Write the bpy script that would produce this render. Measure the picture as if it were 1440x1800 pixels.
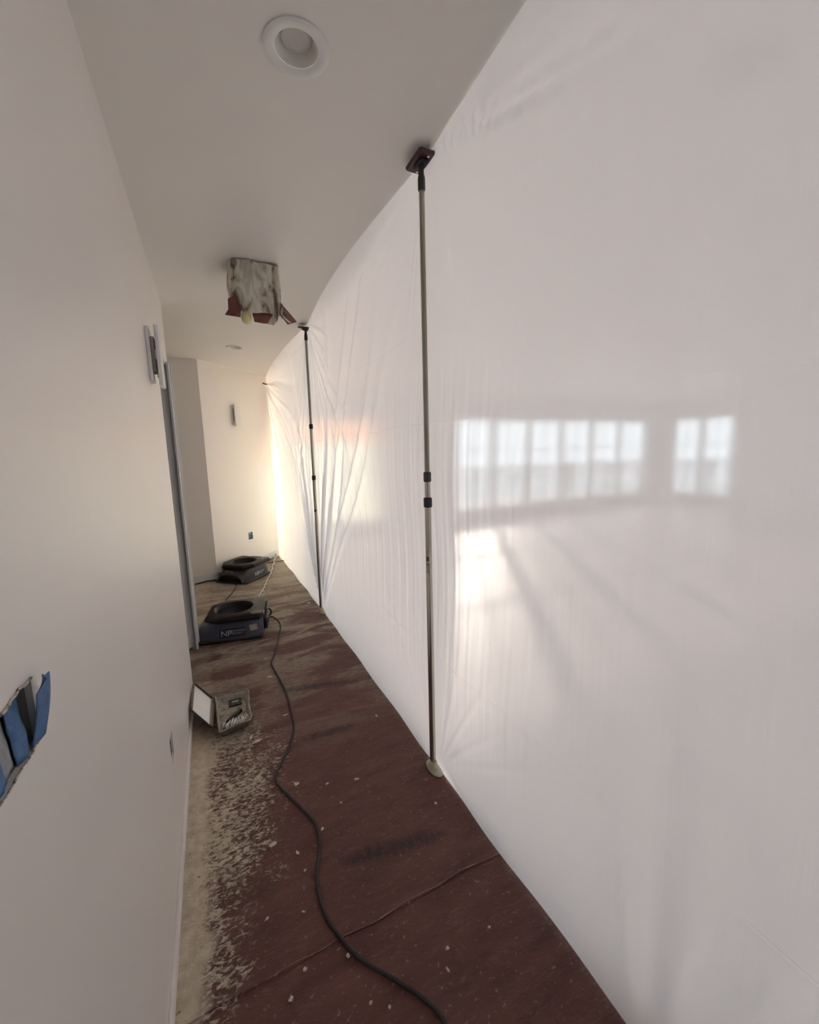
import bpy, math, random
import numpy as np
from mathutils import Vector, Matrix, noise as mn

for o in list(bpy.data.objects): bpy.data.objects.remove(o)
SC = bpy.context.scene
COL = SC.collection
random.seed(7)
H = 2.44                       # ceiling height
CAMZ = 1.3839
YAW, PITCH, ROLL, FPX = 0.44744, 0.14238, -0.02734, 721.96

# ------------------------------------------------------------------ camera
_f = np.array([math.sin(YAW)*math.cos(PITCH), math.cos(YAW)*math.cos(PITCH), -math.sin(PITCH)])
_r0 = np.array([math.cos(YAW), -math.sin(YAW), 0.0]); _u0 = np.cross(_r0, _f)
_r = _r0*math.cos(ROLL)+_u0*math.sin(ROLL); _u = -_r0*math.sin(ROLL)+_u0*math.cos(ROLL)
cam = bpy.data.objects.new('camera', bpy.data.cameras.new('camera'))
COL.objects.link(cam)
cam.matrix_world = Matrix(((_r[0], _u[0], -_f[0], 0), (_r[1], _u[1], -_f[1], 0), (_r[2], _u[2], -_f[2], CAMZ), (0, 0, 0, 1)))
cam.data.sensor_fit = 'HORIZONTAL'; cam.data.sensor_width = 36
cam.data.lens = FPX/1440*36; cam.data.clip_start = 0.01
SC.camera = cam

def hit(x, y, ax, val):
    """photo pixel -> point on the plane axis ax = val"""
    d = _f + _r*(x-720)/FPX - _u*(y-900)/FPX
    o = np.array([0, 0, CAMZ]); t = (val-o[ax])/d[ax]
    return o+t*d

# ------------------------------------------------------------------ world, sun, exposure
W = bpy.data.worlds.new('sky'); SC.world = W; W.use_nodes = True
bg = W.node_tree.nodes['Background']
bg.inputs[0].default_value = (0.88, 0.98, 1.09, 1); bg.inputs[1].default_value = 4.8
SUN_AZ = Vector((0.516, 0.857, 0)).normalized(); SUN_EL = math.radians(17.9)
sun = bpy.data.objects.new('sun', bpy.data.lights.new('sun', 'SUN')); COL.objects.link(sun)
sun.data.energy = 9.0; sun.data.color = (1.0, 0.87, 0.76); sun.data.angle = math.radians(1.5)
_sd = Vector((SUN_AZ.x*math.cos(SUN_EL), SUN_AZ.y*math.cos(SUN_EL), math.sin(SUN_EL)))
sun.rotation_euler = _sd.to_track_quat('Z', 'Y').to_euler(); sun.location = (6, 14, 6)
vs = SC.view_settings
vs.view_transform = 'Standard'; vs.look = 'None'; vs.gamma = 1.0; vs.use_curve_mapping = False
vs.exposure = 1.48

# room extents
XL, XS = -0.205, 0.795         # left wall face, plastic sheet plane
XR, YE, YB = 9.7, 6.6, -1.6    # far side wall, far end wall, wall behind the camera
DOORS_B = [(3.86+0.9*i, 3.86+0.9*(i+1)) for i in range(6)]
DOOR_A = (1.02, 2.32)
WIN_R = (4.93, 6.25)
HEAD = 2.05
def portal(name, loc, sx, sy, rot):
    l = bpy.data.lights.new(name, 'AREA'); l.shape = 'RECTANGLE'; l.size = sx; l.size_y = sy
    l.cycles.is_portal = True
    o = bpy.data.objects.new(name, l); COL.objects.link(o); o.location = loc; o.rotation_euler = rot
portal('window_sky_portal', ((DOORS_B[0][0]+DOORS_B[-1][1])/2, YE+0.14, HEAD/2), DOORS_B[-1][1]-DOORS_B[0][0], HEAD, (math.radians(-90), 0, 0))
portal('window_sky_portal', (sum(DOOR_A)/2, YE+0.14, HEAD/2), DOOR_A[1]-DOOR_A[0], HEAD, (math.radians(-90), 0, 0))
portal('window_sky_portal', (XR+0.14, sum(WIN_R)/2, HEAD/2), HEAD, WIN_R[1]-WIN_R[0], (0, math.radians(90), 0))


# ------------------------------------------------------------------ mesh helpers
class MB:
    def __init__(s): s.v = []; s.f = []
    def add(s, vs, fs):
        n = len(s.v); s.v += [tuple(v) for v in vs]; s.f += [tuple(i+n for i in f) for f in fs]; return s
    def box(s, a, b, m=None):
        (x0, y0, z0), (x1, y1, z1) = a, b
        vs = [Vector(p) for p in ((x0,y0,z0),(x1,y0,z0),(x1,y1,z0),(x0,y1,z0),(x0,y0,z1),(x1,y0,z1),(x1,y1,z1),(x0,y1,z1))]
        if m: vs = [m@v for v in vs]
        return s.add(vs, [(0,3,2,1),(4,5,6,7),(0,1,5,4),(1,2,6,5),(2,3,7,6),(3,0,4,7)])
    def rbox(s, a, b, r, m=None, seg=3):
        """box with rounded vertical-plane outline (x,y) and bevelled top/bottom"""
        (x0, y0, z0), (x1, y1, z1) = a, b
        def loop(i):
            pts = []
            for cx, cy, a0 in ((x1-r,y1-r,0),(x0+r,y1-r,90),(x0+r,y0+r,180),(x1-r,y0+r,270)):
                for k in range(seg+1):
                    t = math.radians(a0+90*k/seg); pts.append((cx+(r-i)*math.cos(t), cy+(r-i)*math.sin(t)))
            return pts
        e = min(r*0.5, (z1-z0)*0.3)
        rings = [(e, z0), (0, z0+e), (0, z1-e), (e, z1)]
        vs = []; n = 4*(seg+1)
        for i, z in rings: vs += [Vector((x, y, z)) for x, y in loop(i)]
        if m: vs = [m@v for v in vs]
        fs = [tuple(range(n))[::-1], tuple(range(3*n, 4*n))]
        for k in range(3):
            for j in range(n): fs.append((k*n+j, k*n+(j+1)%n, (k+1)*n+(j+1)%n, (k+1)*n+j))
        return s.add(vs, fs)
    def lathe(s, prof, n=24, m=None, closed=False):
        vs = []; fs = []
        for r, z in prof:
            for k in range(n):
                t = 2*math.pi*k/n; vs.append(Vector((r*math.cos(t), r*math.sin(t), z)))
        if m: vs = [m@v for v in vs]
        for i in range(len(prof)-1):
            for k in range(n): fs.append((i*n+k, i*n+(k+1)%n, (i+1)*n+(k+1)%n, (i+1)*n+k))
        if closed:
            fs.append(tuple(range(n))[::-1]); fs.append(tuple(range((len(prof)-1)*n, len(prof)*n)))
        return s.add(vs, fs)
    def tube(s, pts, r, n=8):
        pts = [Vector(p) for p in pts]; vs = []; fs = []
        rr = r if isinstance(r, (list, tuple)) else [r]*len(pts)
        up = Vector((0.13, 0.21, 0.97))
        for i, p in enumerate(pts):
            t = (pts[min(i+1, len(pts)-1)]-pts[max(i-1, 0)]).normalized()
            a = t.cross(up)
            if a.length < 1e-3: a = t.cross(Vector((1, 0, 0)))
            a.normalize(); b = t.cross(a)
            for k in range(n):
                q = 2*math.pi*k/n; vs.append(p+(a*math.cos(q)+b*math.sin(q))*rr[i])
        for i in range(len(pts)-1):
            for k in range(n): fs.append((i*n+k, (i+1)*n+k, (i+1)*n+(k+1)%n, i*n+(k+1)%n))
        fs.append(tuple(range(n))); fs.append(tuple(range((len(pts)-1)*n, len(pts)*n))[::-1])
        return s.add(vs, fs)
    def grid(s, P, nu, nv, wrap=False):
        fs = []
        for i in range(nv-1):
            for j in range(nu if wrap else nu-1):
                j2 = (j+1) % nu
                fs.append((i*nu+j, i*nu+j2, (i+1)*nu+j2, (i+1)*nu+j))
        return s.add(P, fs)
    def slab_holes(s, fn, u0, u1, v0, v1, t, holes):
        """slab in (u,v) with rectangular through holes; fn(u,v,w) -> point, thickness w 0..t"""
        us = sorted({u0, u1, *[h[0] for h in holes], *[h[1] for h in holes]}); vv = sorted({v0, v1, *[h[2] for h in holes], *[h[3] for h in holes]})
        for i in range(len(us)-1):
            for j in range(len(vv)-1):
                a, b, c, d = us[i], us[i+1], vv[j], vv[j+1]; mu, mv = (a+b)/2, (c+d)/2
                if any(h[0] < mu < h[1] and h[2] < mv < h[3] for h in holes): continue
                for w in (0, t):
                    q = [fn(a,c,w), fn(b,c,w), fn(b,d,w), fn(a,d,w)]
                    s.add(q, [(0,1,2,3) if w else (3,2,1,0)])
        for h in holes+[(u0,u1,v0,v1)]:
            a, b, c, d = h
            for (p, q) in (((a,c),(b,c)), ((b,c),(b,d)), ((b,d),(a,d)), ((a,d),(a,c))):
                s.add([fn(*p,0), fn(*q,0), fn(*q,t), fn(*p,t)], [(0,1,2,3)])
        return s
    def build(s, name, mat, parent=None, smooth=False, solid=0, bevel=0, auto=None):
        me = bpy.data.meshes.new(name); me.from_pydata(s.v, [], s.f); me.validate(); me.update()
        import bmesh
        bm = bmesh.new(); bm.from_mesh(me); bmesh.ops.recalc_face_normals(bm, faces=bm.faces); bm.to_mesh(me); bm.free()
        return link(name, me, mat, parent, smooth, solid, bevel)
def link(name, me, mat, parent=None, smooth=False, solid=0, bevel=0):
    o = bpy.data.objects.new(name, me); COL.objects.link(o)
    if mat: me.materials.append(mat)
    if smooth:
        me.polygons.foreach_set('use_smooth', [True]*len(me.polygons))
        if smooth == 'angle':
            me.set_sharp_from_angle(angle=math.radians(40))
    if solid:
        m = o.modifiers.new('solid', 'SOLIDIFY'); m.thickness = solid; m.offset = 0
    if bevel:
        m = o.modifiers.new('bevel', 'BEVEL'); m.width = bevel; m.segments = 2; m.limit_method = 'ANGLE'
    if parent: o.parent = parent
    return o
def thing(name, label, cat, loc=(0,0,0), rz=0, group=None):
    o = bpy.data.objects.new(name, None); COL.objects.link(o); o.location = loc; o.rotation_euler = (0,0,rz); o.empty_display_size = 0.05
    return tag(o, label, cat, group)
def tag(o, label, cat, group=None):
    o['label'] = label; o['category'] = cat
    if group: o['group'] = group
    return o
def struct(o, label=None, cat=None):
    o['kind'] = 'structure'
    if label: o['label'] = label
    if cat: o['category'] = cat
    return o
def dup(root, loc=None, rz=None, label=None, group=None):
    r = root.copy(); COL.objects.link(r)
    if loc is not None: r.location = loc
    if rz is not None: r.rotation_euler = (0, 0, rz)
    if label: r['label'] = label
    if group: r['group'] = group
    for ch in list(root.children):
        c = ch.copy(); COL.objects.link(c); c.parent = r
        for g in list(ch.children):
            d = g.copy(); COL.objects.link(d); d.parent = c
    return r
def catmull(pts, n=10):
    pts = [Vector(p) for p in pts]; P = [pts[0]*2-pts[1]]+pts+[pts[-1]*2-pts[-2]]; out = []
    for i in range(1, len(P)-2):
        for k in range(n):
            t = k/n; a, b, c, d = P[i-1], P[i], P[i+1], P[i+2]
            out.append(0.5*((2*b)+(c-a)*t+(2*a-5*b+4*c-d)*t*t+(-a+3*b-3*c+d)*t**3))
    out.append(pts[-1]); return out
def text_mesh(name, body, size, mat, parent, mw, bold=0.0):
    cu = bpy.data.curves.new(name, 'FONT'); cu.body = body; cu.size = size; cu.extrude = 0.0004; cu.offset = bold
    cu.align_x = 'LEFT'
    tmp = bpy.data.objects.new(name+'_tmp', cu); COL.objects.link(tmp)
    dg = bpy.context.evaluated_depsgraph_get()
    me = bpy.data.meshes.new_from_object(tmp.evaluated_get(dg)); me.name = name
    bpy.data.objects.remove(tmp); bpy.data.curves.remove(cu)
    me.transform(mw)
    return link(name, me, mat, parent)

# ------------------------------------------------------------------ materials
class NT:
    def __init__(s, name):
        s.m = bpy.data.materials.new(name); s.m.use_nodes = True; s.t = s.m.node_tree
        s.b = s.t.nodes['Principled BSDF']; s.out = s.t.nodes['Material Output']
    def n(s, kind, **kw):
        x = s.t.nodes.new(kind)
        for k, v in kw.items(): setattr(x, k, v)
        return x
    def l(s, a, b): s.t.links.new(a, b)
    def pos(s, scale=(1,1,1), obj=False):
        mp = s.n('ShaderNodeMapping'); mp.inputs['Scale'].default_value = scale
        if obj: s.l(s.n('ShaderNodeTexCoord').outputs['Object'], mp.inputs['Vector'])
        else: s.l(s.n('ShaderNodeNewGeometry').outputs['Position'], mp.inputs['Vector'])
        return mp.outputs['Vector']
    def noise(s, vec, scale, detail=3, rough=0.55, dist=0.0):
        x = s.n('ShaderNodeTexNoise'); x.inputs['Scale'].default_value = scale; x.inputs['Detail'].default_value = detail
        x.inputs['Roughness'].default_value = rough; x.inputs['Distortion'].default_value = dist; s.l(vec, x.inputs['Vector'])
        return x.outputs['Fac']
    def ramp(s, fac, stops):
        x = s.n('ShaderNodeValToRGB'); e = x.color_ramp.elements
        while len(e) < len(stops): e.new(0.5)
        for q, (p, c) in zip(e, stops): q.position = p; q.color = c if len(c) == 4 else (*c, 1)
        s.l(fac, x.inputs['Fac']); return x.outputs['Color']
    def math(s, op, a, b=None, c=None, clamp=False):
        x = s.n('ShaderNodeMath', operation=op, use_clamp=clamp)
        for i, v in enumerate((a, b, c)):
            if v is None: continue
            if isinstance(v, (int, float)): x.inputs[i].default_value = v
            else: s.l(v, x.inputs[i])
        return x.outputs[0]
    def mix(s, fac, a, b):
        x = s.n('ShaderNodeMix', data_type='RGBA')
        for k, v in ((0, fac), (6, a), (7, b)):
            if isinstance(v, (int, float)): x.inputs[k].default_value = v
            elif isinstance(v, tuple): x.inputs[k].default_value = v if len(v) == 4 else (*v, 1)
            else: s.l(v, x.inputs[k])
        return x.outputs[2]
    def bump(s, h, strength, dist=0.01):
        x = s.n('ShaderNodeBump'); x.inputs['Strength'].default_value = strength; x.inputs['Distance'].default_value = dist
        s.l(h, x.inputs['Height']); return x.outputs['Normal']
    def set(s, color=None, rough=0.6, metal=0.0, normal=None, spec=0.5):
        if color is not None:
            if isinstance(color, tuple): s.b.inputs['Base Color'].default_value = (*color[:3], 1)
            else: s.l(color, s.b.inputs['Base Color'])
        if isinstance(rough, (int, float)): s.b.inputs['Roughness'].default_value = rough
        else: s.l(rough, s.b.inputs['Roughness'])
        s.b.inputs['Metallic'].default_value = metal; s.b.inputs['Specular IOR Level'].default_value = spec
        if normal is not None: s.l(normal, s.b.inputs['Normal'])
        return s.m
def simple(name, color, rough=0.6, metal=0.0, var=0.12, scale=18, bump=0.05, spec=0.5):
    t = NT(name); v = t.pos(obj=True); f = t.noise(v, scale, 4)
    c = t.ramp(f, [(0.25, tuple(x*(1-var) for x in color)), (0.75, tuple(min(1, x*(1+var)) for x in color))])
    return t.set(c, rough, metal, t.bump(t.noise(v, scale*6, 3), bump, 0.002), spec)
def paint(name, color, texture=0.06, gloss=0.5):
    t = NT(name); v = t.pos()
    c = t.mix(t.noise(v, 1.3, 3), tuple(x*0.97 for x in color), tuple(min(1, x*1.03) for x in color))
    return t.set(c, gloss, 0, t.bump(t.noise(v, 170, 3), texture, 0.003), 0.5)

M = {}
M['wall'] = paint('wall_paint', (0.87, 0.825, 0.785), 0.03, 0.34)
M['wall_end'] = M['wall_alc'] = M['wall']
M['ceiling'] = paint('ceiling_paint', (0.87, 0.84, 0.80), 0.06)
M['room_wall'] = paint('room_wall_paint', (0.74, 0.75, 0.76))
M['trim'] = paint('trim_paint', (0.75, 0.75, 0.755), 0.03)
M['white'] = simple('white_plaster', (0.82, 0.80, 0.79), 0.5, var=0.04)
M['frame'] = simple('window_frame_paint', (0.42, 0.43, 0.44), 0.5, var=0.05)
M['dark_plastic'] = simple('black_plastic', (0.022, 0.021, 0.022), 0.42)
M['dark_red'] = simple('oxblood_plastic', (0.045, 0.014, 0.015), 0.4)
M['rubber'] = simple('cord_rubber', (0.028, 0.024, 0.023), 0.6)
M['wood_stud'] = simple('box_grey_plastic', (0.25, 0.24, 0.22), 0.6)
M['bolt'] = simple('steel_bolt', (0.75, 0.73, 0.70), 0.3, 1.0, 0.05)
M['collar'] = simple('beige_nylon', (0.62, 0.52, 0.36), 0.5)
M['foot'] = simple('pale_green_rubber', (0.42, 0.42, 0.34), 0.55)
M['red_mark'] = simple('red_sticker', (0.32, 0.05, 0.03), 0.5)
M['decal'] = simple('grey_decal', (0.45, 0.40, 0.36), 0.5)
M['bulb'] = simple('yellow_glass', (0.80, 0.77, 0.38), 0.25, var=0.05)

t = NT('brushed_aluminium'); v = t.pos((60, 60, 1.5))
M['alu'] = t.set(t.ramp(t.noise(v, 3, 3), [(0.3, (0.34, 0.32, 0.28)), (0.7, (0.62, 0.59, 0.53))]), 0.24, 0.95, None, 0.5)
t = NT('upper_tube_grey'); v = t.pos((60, 60, 1.5))
M['tube'] = t.set(t.ramp(t.noise(v, 3, 3), [(0.3, (0.24, 0.235, 0.195)), (0.7, (0.40, 0.39, 0.33))]), 0.32, 0.8, None, 0.5)

# painter's tape
t = NT('blue_tape'); v = t.pos()
M['tape'] = t.set(t.ramp(t.noise(v, 60, 5, 0.7), [(0.3, (0.042, 0.10, 0.27)), (0.7, (0.095, 0.23, 0.42))]), 0.6, 0, t.bump(t.noise(v, 300, 3), 0.3, 0.002))
t = NT('faded_tape'); v = t.pos()
M['tape_grey'] = t.set(t.ramp(t.noise(v, 60, 5, 0.7), [(0.3, (0.26, 0.27, 0.30)), (0.7, (0.42, 0.43, 0.46))]), 0.6)
t = NT('torn_drywall'); v = t.pos()
M['torn'] = t.set(t.ramp(t.noise(v, 140, 4, 0.7), [(0.42, (0.10, 0.08, 0.06)), (0.55, (0.62, 0.57, 0.50))]), 0.9)

# plastic sheet: milky polyethylene that scatters most light and lets a little through
t = NT('milky_polyethylene'); v = t.pos()
nor = t.bump(t.math('ADD', t.math('MULTIPLY', t.noise(t.pos((1, 60, 2.2)), 1.0, 3), 1.0), t.math('MULTIPLY', t.noise(v, 9, 4), 0.35)), 0.15, 0.006)
sz = t.n('ShaderNodeSeparateXYZ'); t.l(v, sz.inputs[0]); hz = None
for zc in (0.52, 1.50, 1.86):
    d_ = t.math('ABSOLUTE', t.math('SUBTRACT', t.math('ADD', sz.outputs['Z'], t.math('MULTIPLY', t.noise(v, 2.0, 2), 0.05)), zc+0.025))
    k_ = t.math('SUBTRACT', 1.0, t.math('DIVIDE', d_, 0.0045), clamp=True)
    k_ = t.math('MULTIPLY', k_, t.math('MULTIPLY', t.math('SUBTRACT', t.noise(t.pos((1, 1, 0.2)), 1.7+zc*0.2, 2), 0.38), 4.0, clamp=True))
    if zc > 1.8: k_ = t.math('MULTIPLY', k_, t.math('GREATER_THAN', sz.outputs['Y'], 1.7))
    hz = k_ if hz is None else t.math('ADD', hz, k_)
cb = t.n('ShaderNodeBump'); cb.inputs['Strength'].default_value = 0.32; cb.inputs['Distance'].default_value = 0.004
t.l(hz, cb.inputs['Height']); t.l(nor, cb.inputs['Normal']); nor = cb.outputs['Normal']
tr = t.n('ShaderNodeBsdfTranslucent'); tr.inputs['Color'].default_value = (0.845, 0.880, 0.925, 1)
df = t.n('ShaderNodeBsdfDiffuse'); df.inputs['Color'].default_value = (0.88, 0.87, 0.88, 1)
rf = t.n('ShaderNodeBsdfRefraction'); rf.inputs['IOR'].default_value = 1.03; rf.inputs['Roughness'].default_value = 0.50
rf.inputs['Color'].default_value = (0.96, 0.97, 0.97, 1)
gl = t.n('ShaderNodeBsdfGlossy'); gl.inputs['Roughness'].default_value = 0.28; gl.inputs['Color'].default_value = (1, 1, 1, 1)
for q in (tr, df, gl): t.l(nor, q.inputs['Normal'])
def mixsh(fac, a, b):
    x = t.n('ShaderNodeMixShader'); x.inputs[0].default_value = fac; t.l(a, x.inputs[1]); t.l(b, x.inputs[2]); return x.outputs[0]
s = mixsh(0.26, tr.outputs[0], df.outputs[0])
s = mixsh(0.050, s, rf.outputs[0])
s = mixsh(0.05, s, gl.outputs[0])
t.l(s, t.out.inputs['Surface'])
M['poly'] = t.m

# window glass
t = NT('window_glass'); a = t.n('ShaderNodeBsdfTransparent'); b = t.n('ShaderNodeBsdfGlossy'); b.inputs['Roughness'].default_value = 0.02
a.inputs['Color'].default_value = (0.97, 0.99, 0.98, 1)
t.l(mixsh(0.06, a.outputs[0], b.outputs[0]), t.out.inputs['Surface']); M['glass'] = t.m
def cloth(name, col):
    global t
    t = NT(name); v = t.pos((30, 1, 1)); a = t.n('ShaderNodeBsdfTranslucent'); b = t.n('ShaderNodeBsdfDiffuse')
    c = t.mix(t.noise(v, 3, 2), tuple(x*0.9 for x in col), col)
    t.l(c, a.inputs[0]); t.l(c, b.inputs[0]); tp = t.n('ShaderNodeBsdfTransparent'); t.l(c, tp.inputs[0]); t.l(mixsh(0.07, mixsh(0.2, a.outputs[0], b.outputs[0]), tp.outputs[0]), t.out.inputs['Surface']); return t.m
M['glow_orange'] = cloth('amber_glow_cloth', (0.98, 0.47, 0.20))  # cloth colours carry the warm glow seen through the plastic
M['glow_cream'] = cloth('cream_glow_cloth', (0.99, 0.91, 0.64))

# dirty red builder's paper on the hall floor
def floor_paper(name, tone):
  global t
  t = NT(name)
  pos = t.n('ShaderNodeNewGeometry').outputs['Position']
  sp = t.n('ShaderNodeSeparateXYZ'); t.l(pos, sp.inputs[0]); X, Y = sp.outputs['X'], sp.outputs['Y']
  vs1 = t.pos((0.8, 2.6, 1)); vs2 = t.pos((1, 1, 1))
  base = t.ramp(t.noise(vs1, 5, 6, 0.62, 0.4), [(0.25, tuple(tone*k for k in (0.092, 0.040, 0.035))), (0.5, tuple(tone*k for k in (0.155, 0.064, 0.053))), (0.78, tuple(tone*k for k in (0.22, 0.096, 0.076)))])
  base = t.mix(t.math('MULTIPLY', t.noise(vs2, 130, 4, 0.8), 0.35), base, (0.07, 0.035, 0.035))
  # fine pale scuffs; their rise with distance also paints the floor brighter
  sc_ = t.ramp(t.noise(t.pos((2.0, 9, 1)), 7, 6, 0.75, 1.0), [(0.56, (0,0,0)), (0.66, (1,1,1))])
  far = t.math('SMOOTH_MIN', t.math('MULTIPLY', t.math('SUBTRACT', Y, 1.5), 0.28), 0.75, 0.1)
  far = t.math('MAXIMUM', far, 0.16)
  sp1 = t.ramp(t.noise(t.pos((1, 1.3, 1)), 55, 3, 0.6), [(0.63, (0,0,0)), (0.70, (1,1,1))])
  base = t.mix(t.math('MULTIPLY', sp1, 0.40), base, (0.40, 0.33, 0.27))
  big2 = t.ramp(t.noise(t.pos((1, 1.6, 1)), 6, 5, 0.7, 0.8), [(0.60, (0,0,0)), (0.75, (1,1,1))])
  base = t.mix(t.math('MULTIPLY', big2, 0.30), base, (0.34, 0.19, 0.14))
  base = t.mix(t.math('MULTIPLY', sc_, far), base, (0.34, 0.29, 0.215))
  # ochre-grey dust further along the hall, which also paints in brighter light there
  du = t.ramp(t.noise(t.pos((0.7, 1.9, 1)), 3.1, 5, 0.6, 0.6), [(0.44, (0,0,0)), (0.56, (1,1,1))])
  fm = t.math('MULTIPLY', t.math('SUBTRACT', Y, 1.75), 0.66, clamp=True)
  fine = t.ramp(t.noise(t.pos((1.4, 5, 1)), 16, 5, 0.75), [(0.40, (0,0,0)), (0.56, (1,1,1))])
  base = t.mix(t.math('MULTIPLY', t.math('MULTIPLY', du, fm), t.math('ADD', t.math('MULTIPLY', fine, 0.65), 0.3)), base, (0.44, 0.39, 0.29))
  fm2 = t.math('MULTIPLY', t.math('SUBTRACT', Y, 3.7), 0.7, clamp=True)
  base = t.mix(t.math('MULTIPLY', fm2, t.math('ADD', t.math('MULTIPLY', fine, 0.7), 0.15)), base, (0.48, 0.43, 0.34))
  # cream drywall mud spread along the left wall
  u = t.math('ADD', X, 0.205)
  w = t.math('MINIMUM', t.math('MAXIMUM', t.math('ADD', t.math('MULTIPLY', t.math('SUBTRACT', Y, 1.0), 0.33), 0.15), 0.12), 0.38)
  dd = t.math('DIVIDE', u, w)
  big = t.noise(t.pos((1.2, 1, 1)), 4.5, 4, 0.6)
  m0 = t.math('ADD', t.math('SUBTRACT', 1.0, dd), t.math('MULTIPLY', t.math('SUBTRACT', big, 0.5), 1.9))
  fade = t.math('SUBTRACT', 1.0, t.math('MULTIPLY', t.math('SUBTRACT', Y, 1.95), 2.2, clamp=True), clamp=True)
  cr = t.noise(t.pos((1, 1.9, 1)), 42, 4, 0.65, 0.9)
  solid = t.math('MULTIPLY', t.math('SUBTRACT', t.math('ADD', 0.02, t.math('MULTIPLY', t.noise(t.pos((0.5, 1, 1)), 8, 5, 0.7), 0.17)), u), 30, clamp=True)
  solid = t.math('MULTIPLY', solid, t.math('GREATER_THAN', t.noise(vs2, 70, 2), 0.33))
  msk = t.math('MULTIPLY', t.math('ADD', t.math('ADD', m0, -0.12), t.math('MULTIPLY', t.math('SUBTRACT', cr, 0.50), 5.5)), 1.6, clamp=True)
  msk = t.math('MULTIPLY', msk, t.math('MULTIPLY', t.math('ADD', m0, 0.25), 2.5, clamp=True))
  msk = t.math('MAXIMUM', t.math('MULTIPLY', msk, fade), t.math('MULTIPLY', solid, t.math('ADD', t.math('MULTIPLY', fade, 0.8), 0.2)))
  mud = t.ramp(t.noise(vs2, 30, 4), [(0.3, (0.52, 0.44, 0.32)), (0.7, (0.78, 0.68, 0.53))])
  base = t.mix(t.math('MULTIPLY', msk, 0.92), base, mud)
  # three faded printed marks running across the paper
  for (cx, cy, hx, hy, sl) in ((0.49, 2.345, 0.25, 0.045, -0.235), (0.43, 1.90, 0.16, 0.035, -0.06), (0.47, 1.19, 0.22, 0.04, -0.17)):
      ex = t.math('DIVIDE', t.math('SUBTRACT', X, cx), hx)
      ey = t.math('DIVIDE', t.math('SUBTRACT', t.math('SUBTRACT', Y, cy), t.math('MULTIPLY', t.math('SUBTRACT', X, cx), sl)), hy)
      r2 = t.math('ADD', t.math('POWER', t.math('ABSOLUTE', ex), 4.0), t.math('POWER', t.math('ABSOLUTE', ey), 2.0))
      mk = t.math('SUBTRACT', t.math('ADD', 0.9, t.math('MULTIPLY', t.math('SUBTRACT', t.noise(t.pos((5, 3, 1)), 9, 5, 0.7), 0.5), 2.6)), r2, clamp=True)
      base = t.mix(t.math('MULTIPLY', mk, 0.85), base, (0.035, 0.022, 0.024))
  rel = t.math('ADD', t.math('MULTIPLY', t.noise(t.pos((1.1, 2.4, 1)), 13, 5, 0.65, 0.5), 0.7), t.math('MULTIPLY', msk, 0.4))
  rel = t.math('ADD', rel, t.math('MULTIPLY', cr, 0.5))
  return t.set(base, 0.68, 0, t.bump(rel, 0.75, 0.012), 0.35)

M['paper'] = floor_paper('red_floor_paper', 1.0); 
t = NT('room_floor_paper'); v = t.pos()
M['floor'] = t.set(t.ramp(t.noise(v, 2.5, 5), [(0.3, (0.40, 0.29, 0.265)), (0.7, (0.54, 0.41, 0.38))]), 0.45, 0, t.bump(t.noise(v, 12, 3), 0.1), 0.4)
M['deck'] = simple('deck_boards', (0.42, 0.40, 0.37), 0.7)
M['rail'] = simple('rail_paint', (0.10, 0.10, 0.10), 0.6)

# ================================================================== THE SETTING
fl = struct(MB().box((-2.3, YB-0.1, -0.12), (XR+0.1, YE+0.1, -0.004)).build('floor', M['floor']), 'red paper covered floor', None)
# hall floor paper: three lengths that overlap at cross seams
def paper_strip(y0, y1, lift, seed, mat='paper'):
    nx, ny = 44, max(8, int((y1-y0)/0.025)); P = []
    for j in range(ny):
        for i in range(nx):
            x = XL-0.0+(1.12)*i/(nx-1); y = y0+(y1-y0)*j/(ny-1)
            if y > 2.60: x = -2.0+(2.0+0.91)*i/(nx-1)
            if j in (0,): y += 0.012*mn.noise(Vector((x*7, seed, 0)))
            z = 0.0012*mn.noise(Vector((x*9, y*9, seed)))+0.0008*mn.noise(Vector((x*25, y*25, seed)))-0.001+lift
            if j < 3: z += 0.002*(3-j)/3*max(0, mn.noise(Vector((x*6, 3.1, seed)))+0.4)
            P.append((x, y, z))
    o = MB().grid(P, nx, ny).build('paper_sheet', M[mat], fl, smooth=True); return o
paper_strip(YB, 1.04, -0.0012, 1); paper_strip(1.0, 3.05, 0.0006, 2); paper_strip(3.02, 5.07, 0.0, 3)
P = [(-0.02,5.06,-0.001),(0.90,5.06,-0.001),(0.90,6.05,-0.001),(0.70,5.84,-0.001)]
MB().add(P, [(0,1,2,3)]).build('paper_sheet', M['paper'], fl)

pts = [(0.02+0.86*k/60, 1.004+0.010*mn.noise(Vector(((0.02+0.86*k/60)*9, 4.4, 0))), 0.0022+0.0015*abs(mn.noise(Vector((k*0.4, 1.7, 0))))) for k in range(61)]
MB().tube(pts, [0.0004+0.0022*max(0, mn.noise(Vector((k*0.23, 9.1, 0)))) for k in range(61)], 5).build('worn_seam', simple('worn_paper_edge', (0.36, 0.27, 0.20), 0.8), fl)
# ceiling with the two recessed-light cut-outs
CANS = [(0.299, 1.23, 0.085), (0.321, 4.463, 0.085)]
CANS_R = [(1.431, 0.769, 0.11), (2.801, 2.074, 0.11)]
holes = [(x-0.056, x+0.056, y-0.056, y+0.056) for x, y, r in CANS+CANS_R]
struct(MB().slab_holes(lambda u, v, w: (u, v, H+w), -2.3, XR+0.1, YB-0.1, YE+0.1, 0.12, holes).build('ceiling', M['ceiling']))
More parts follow.
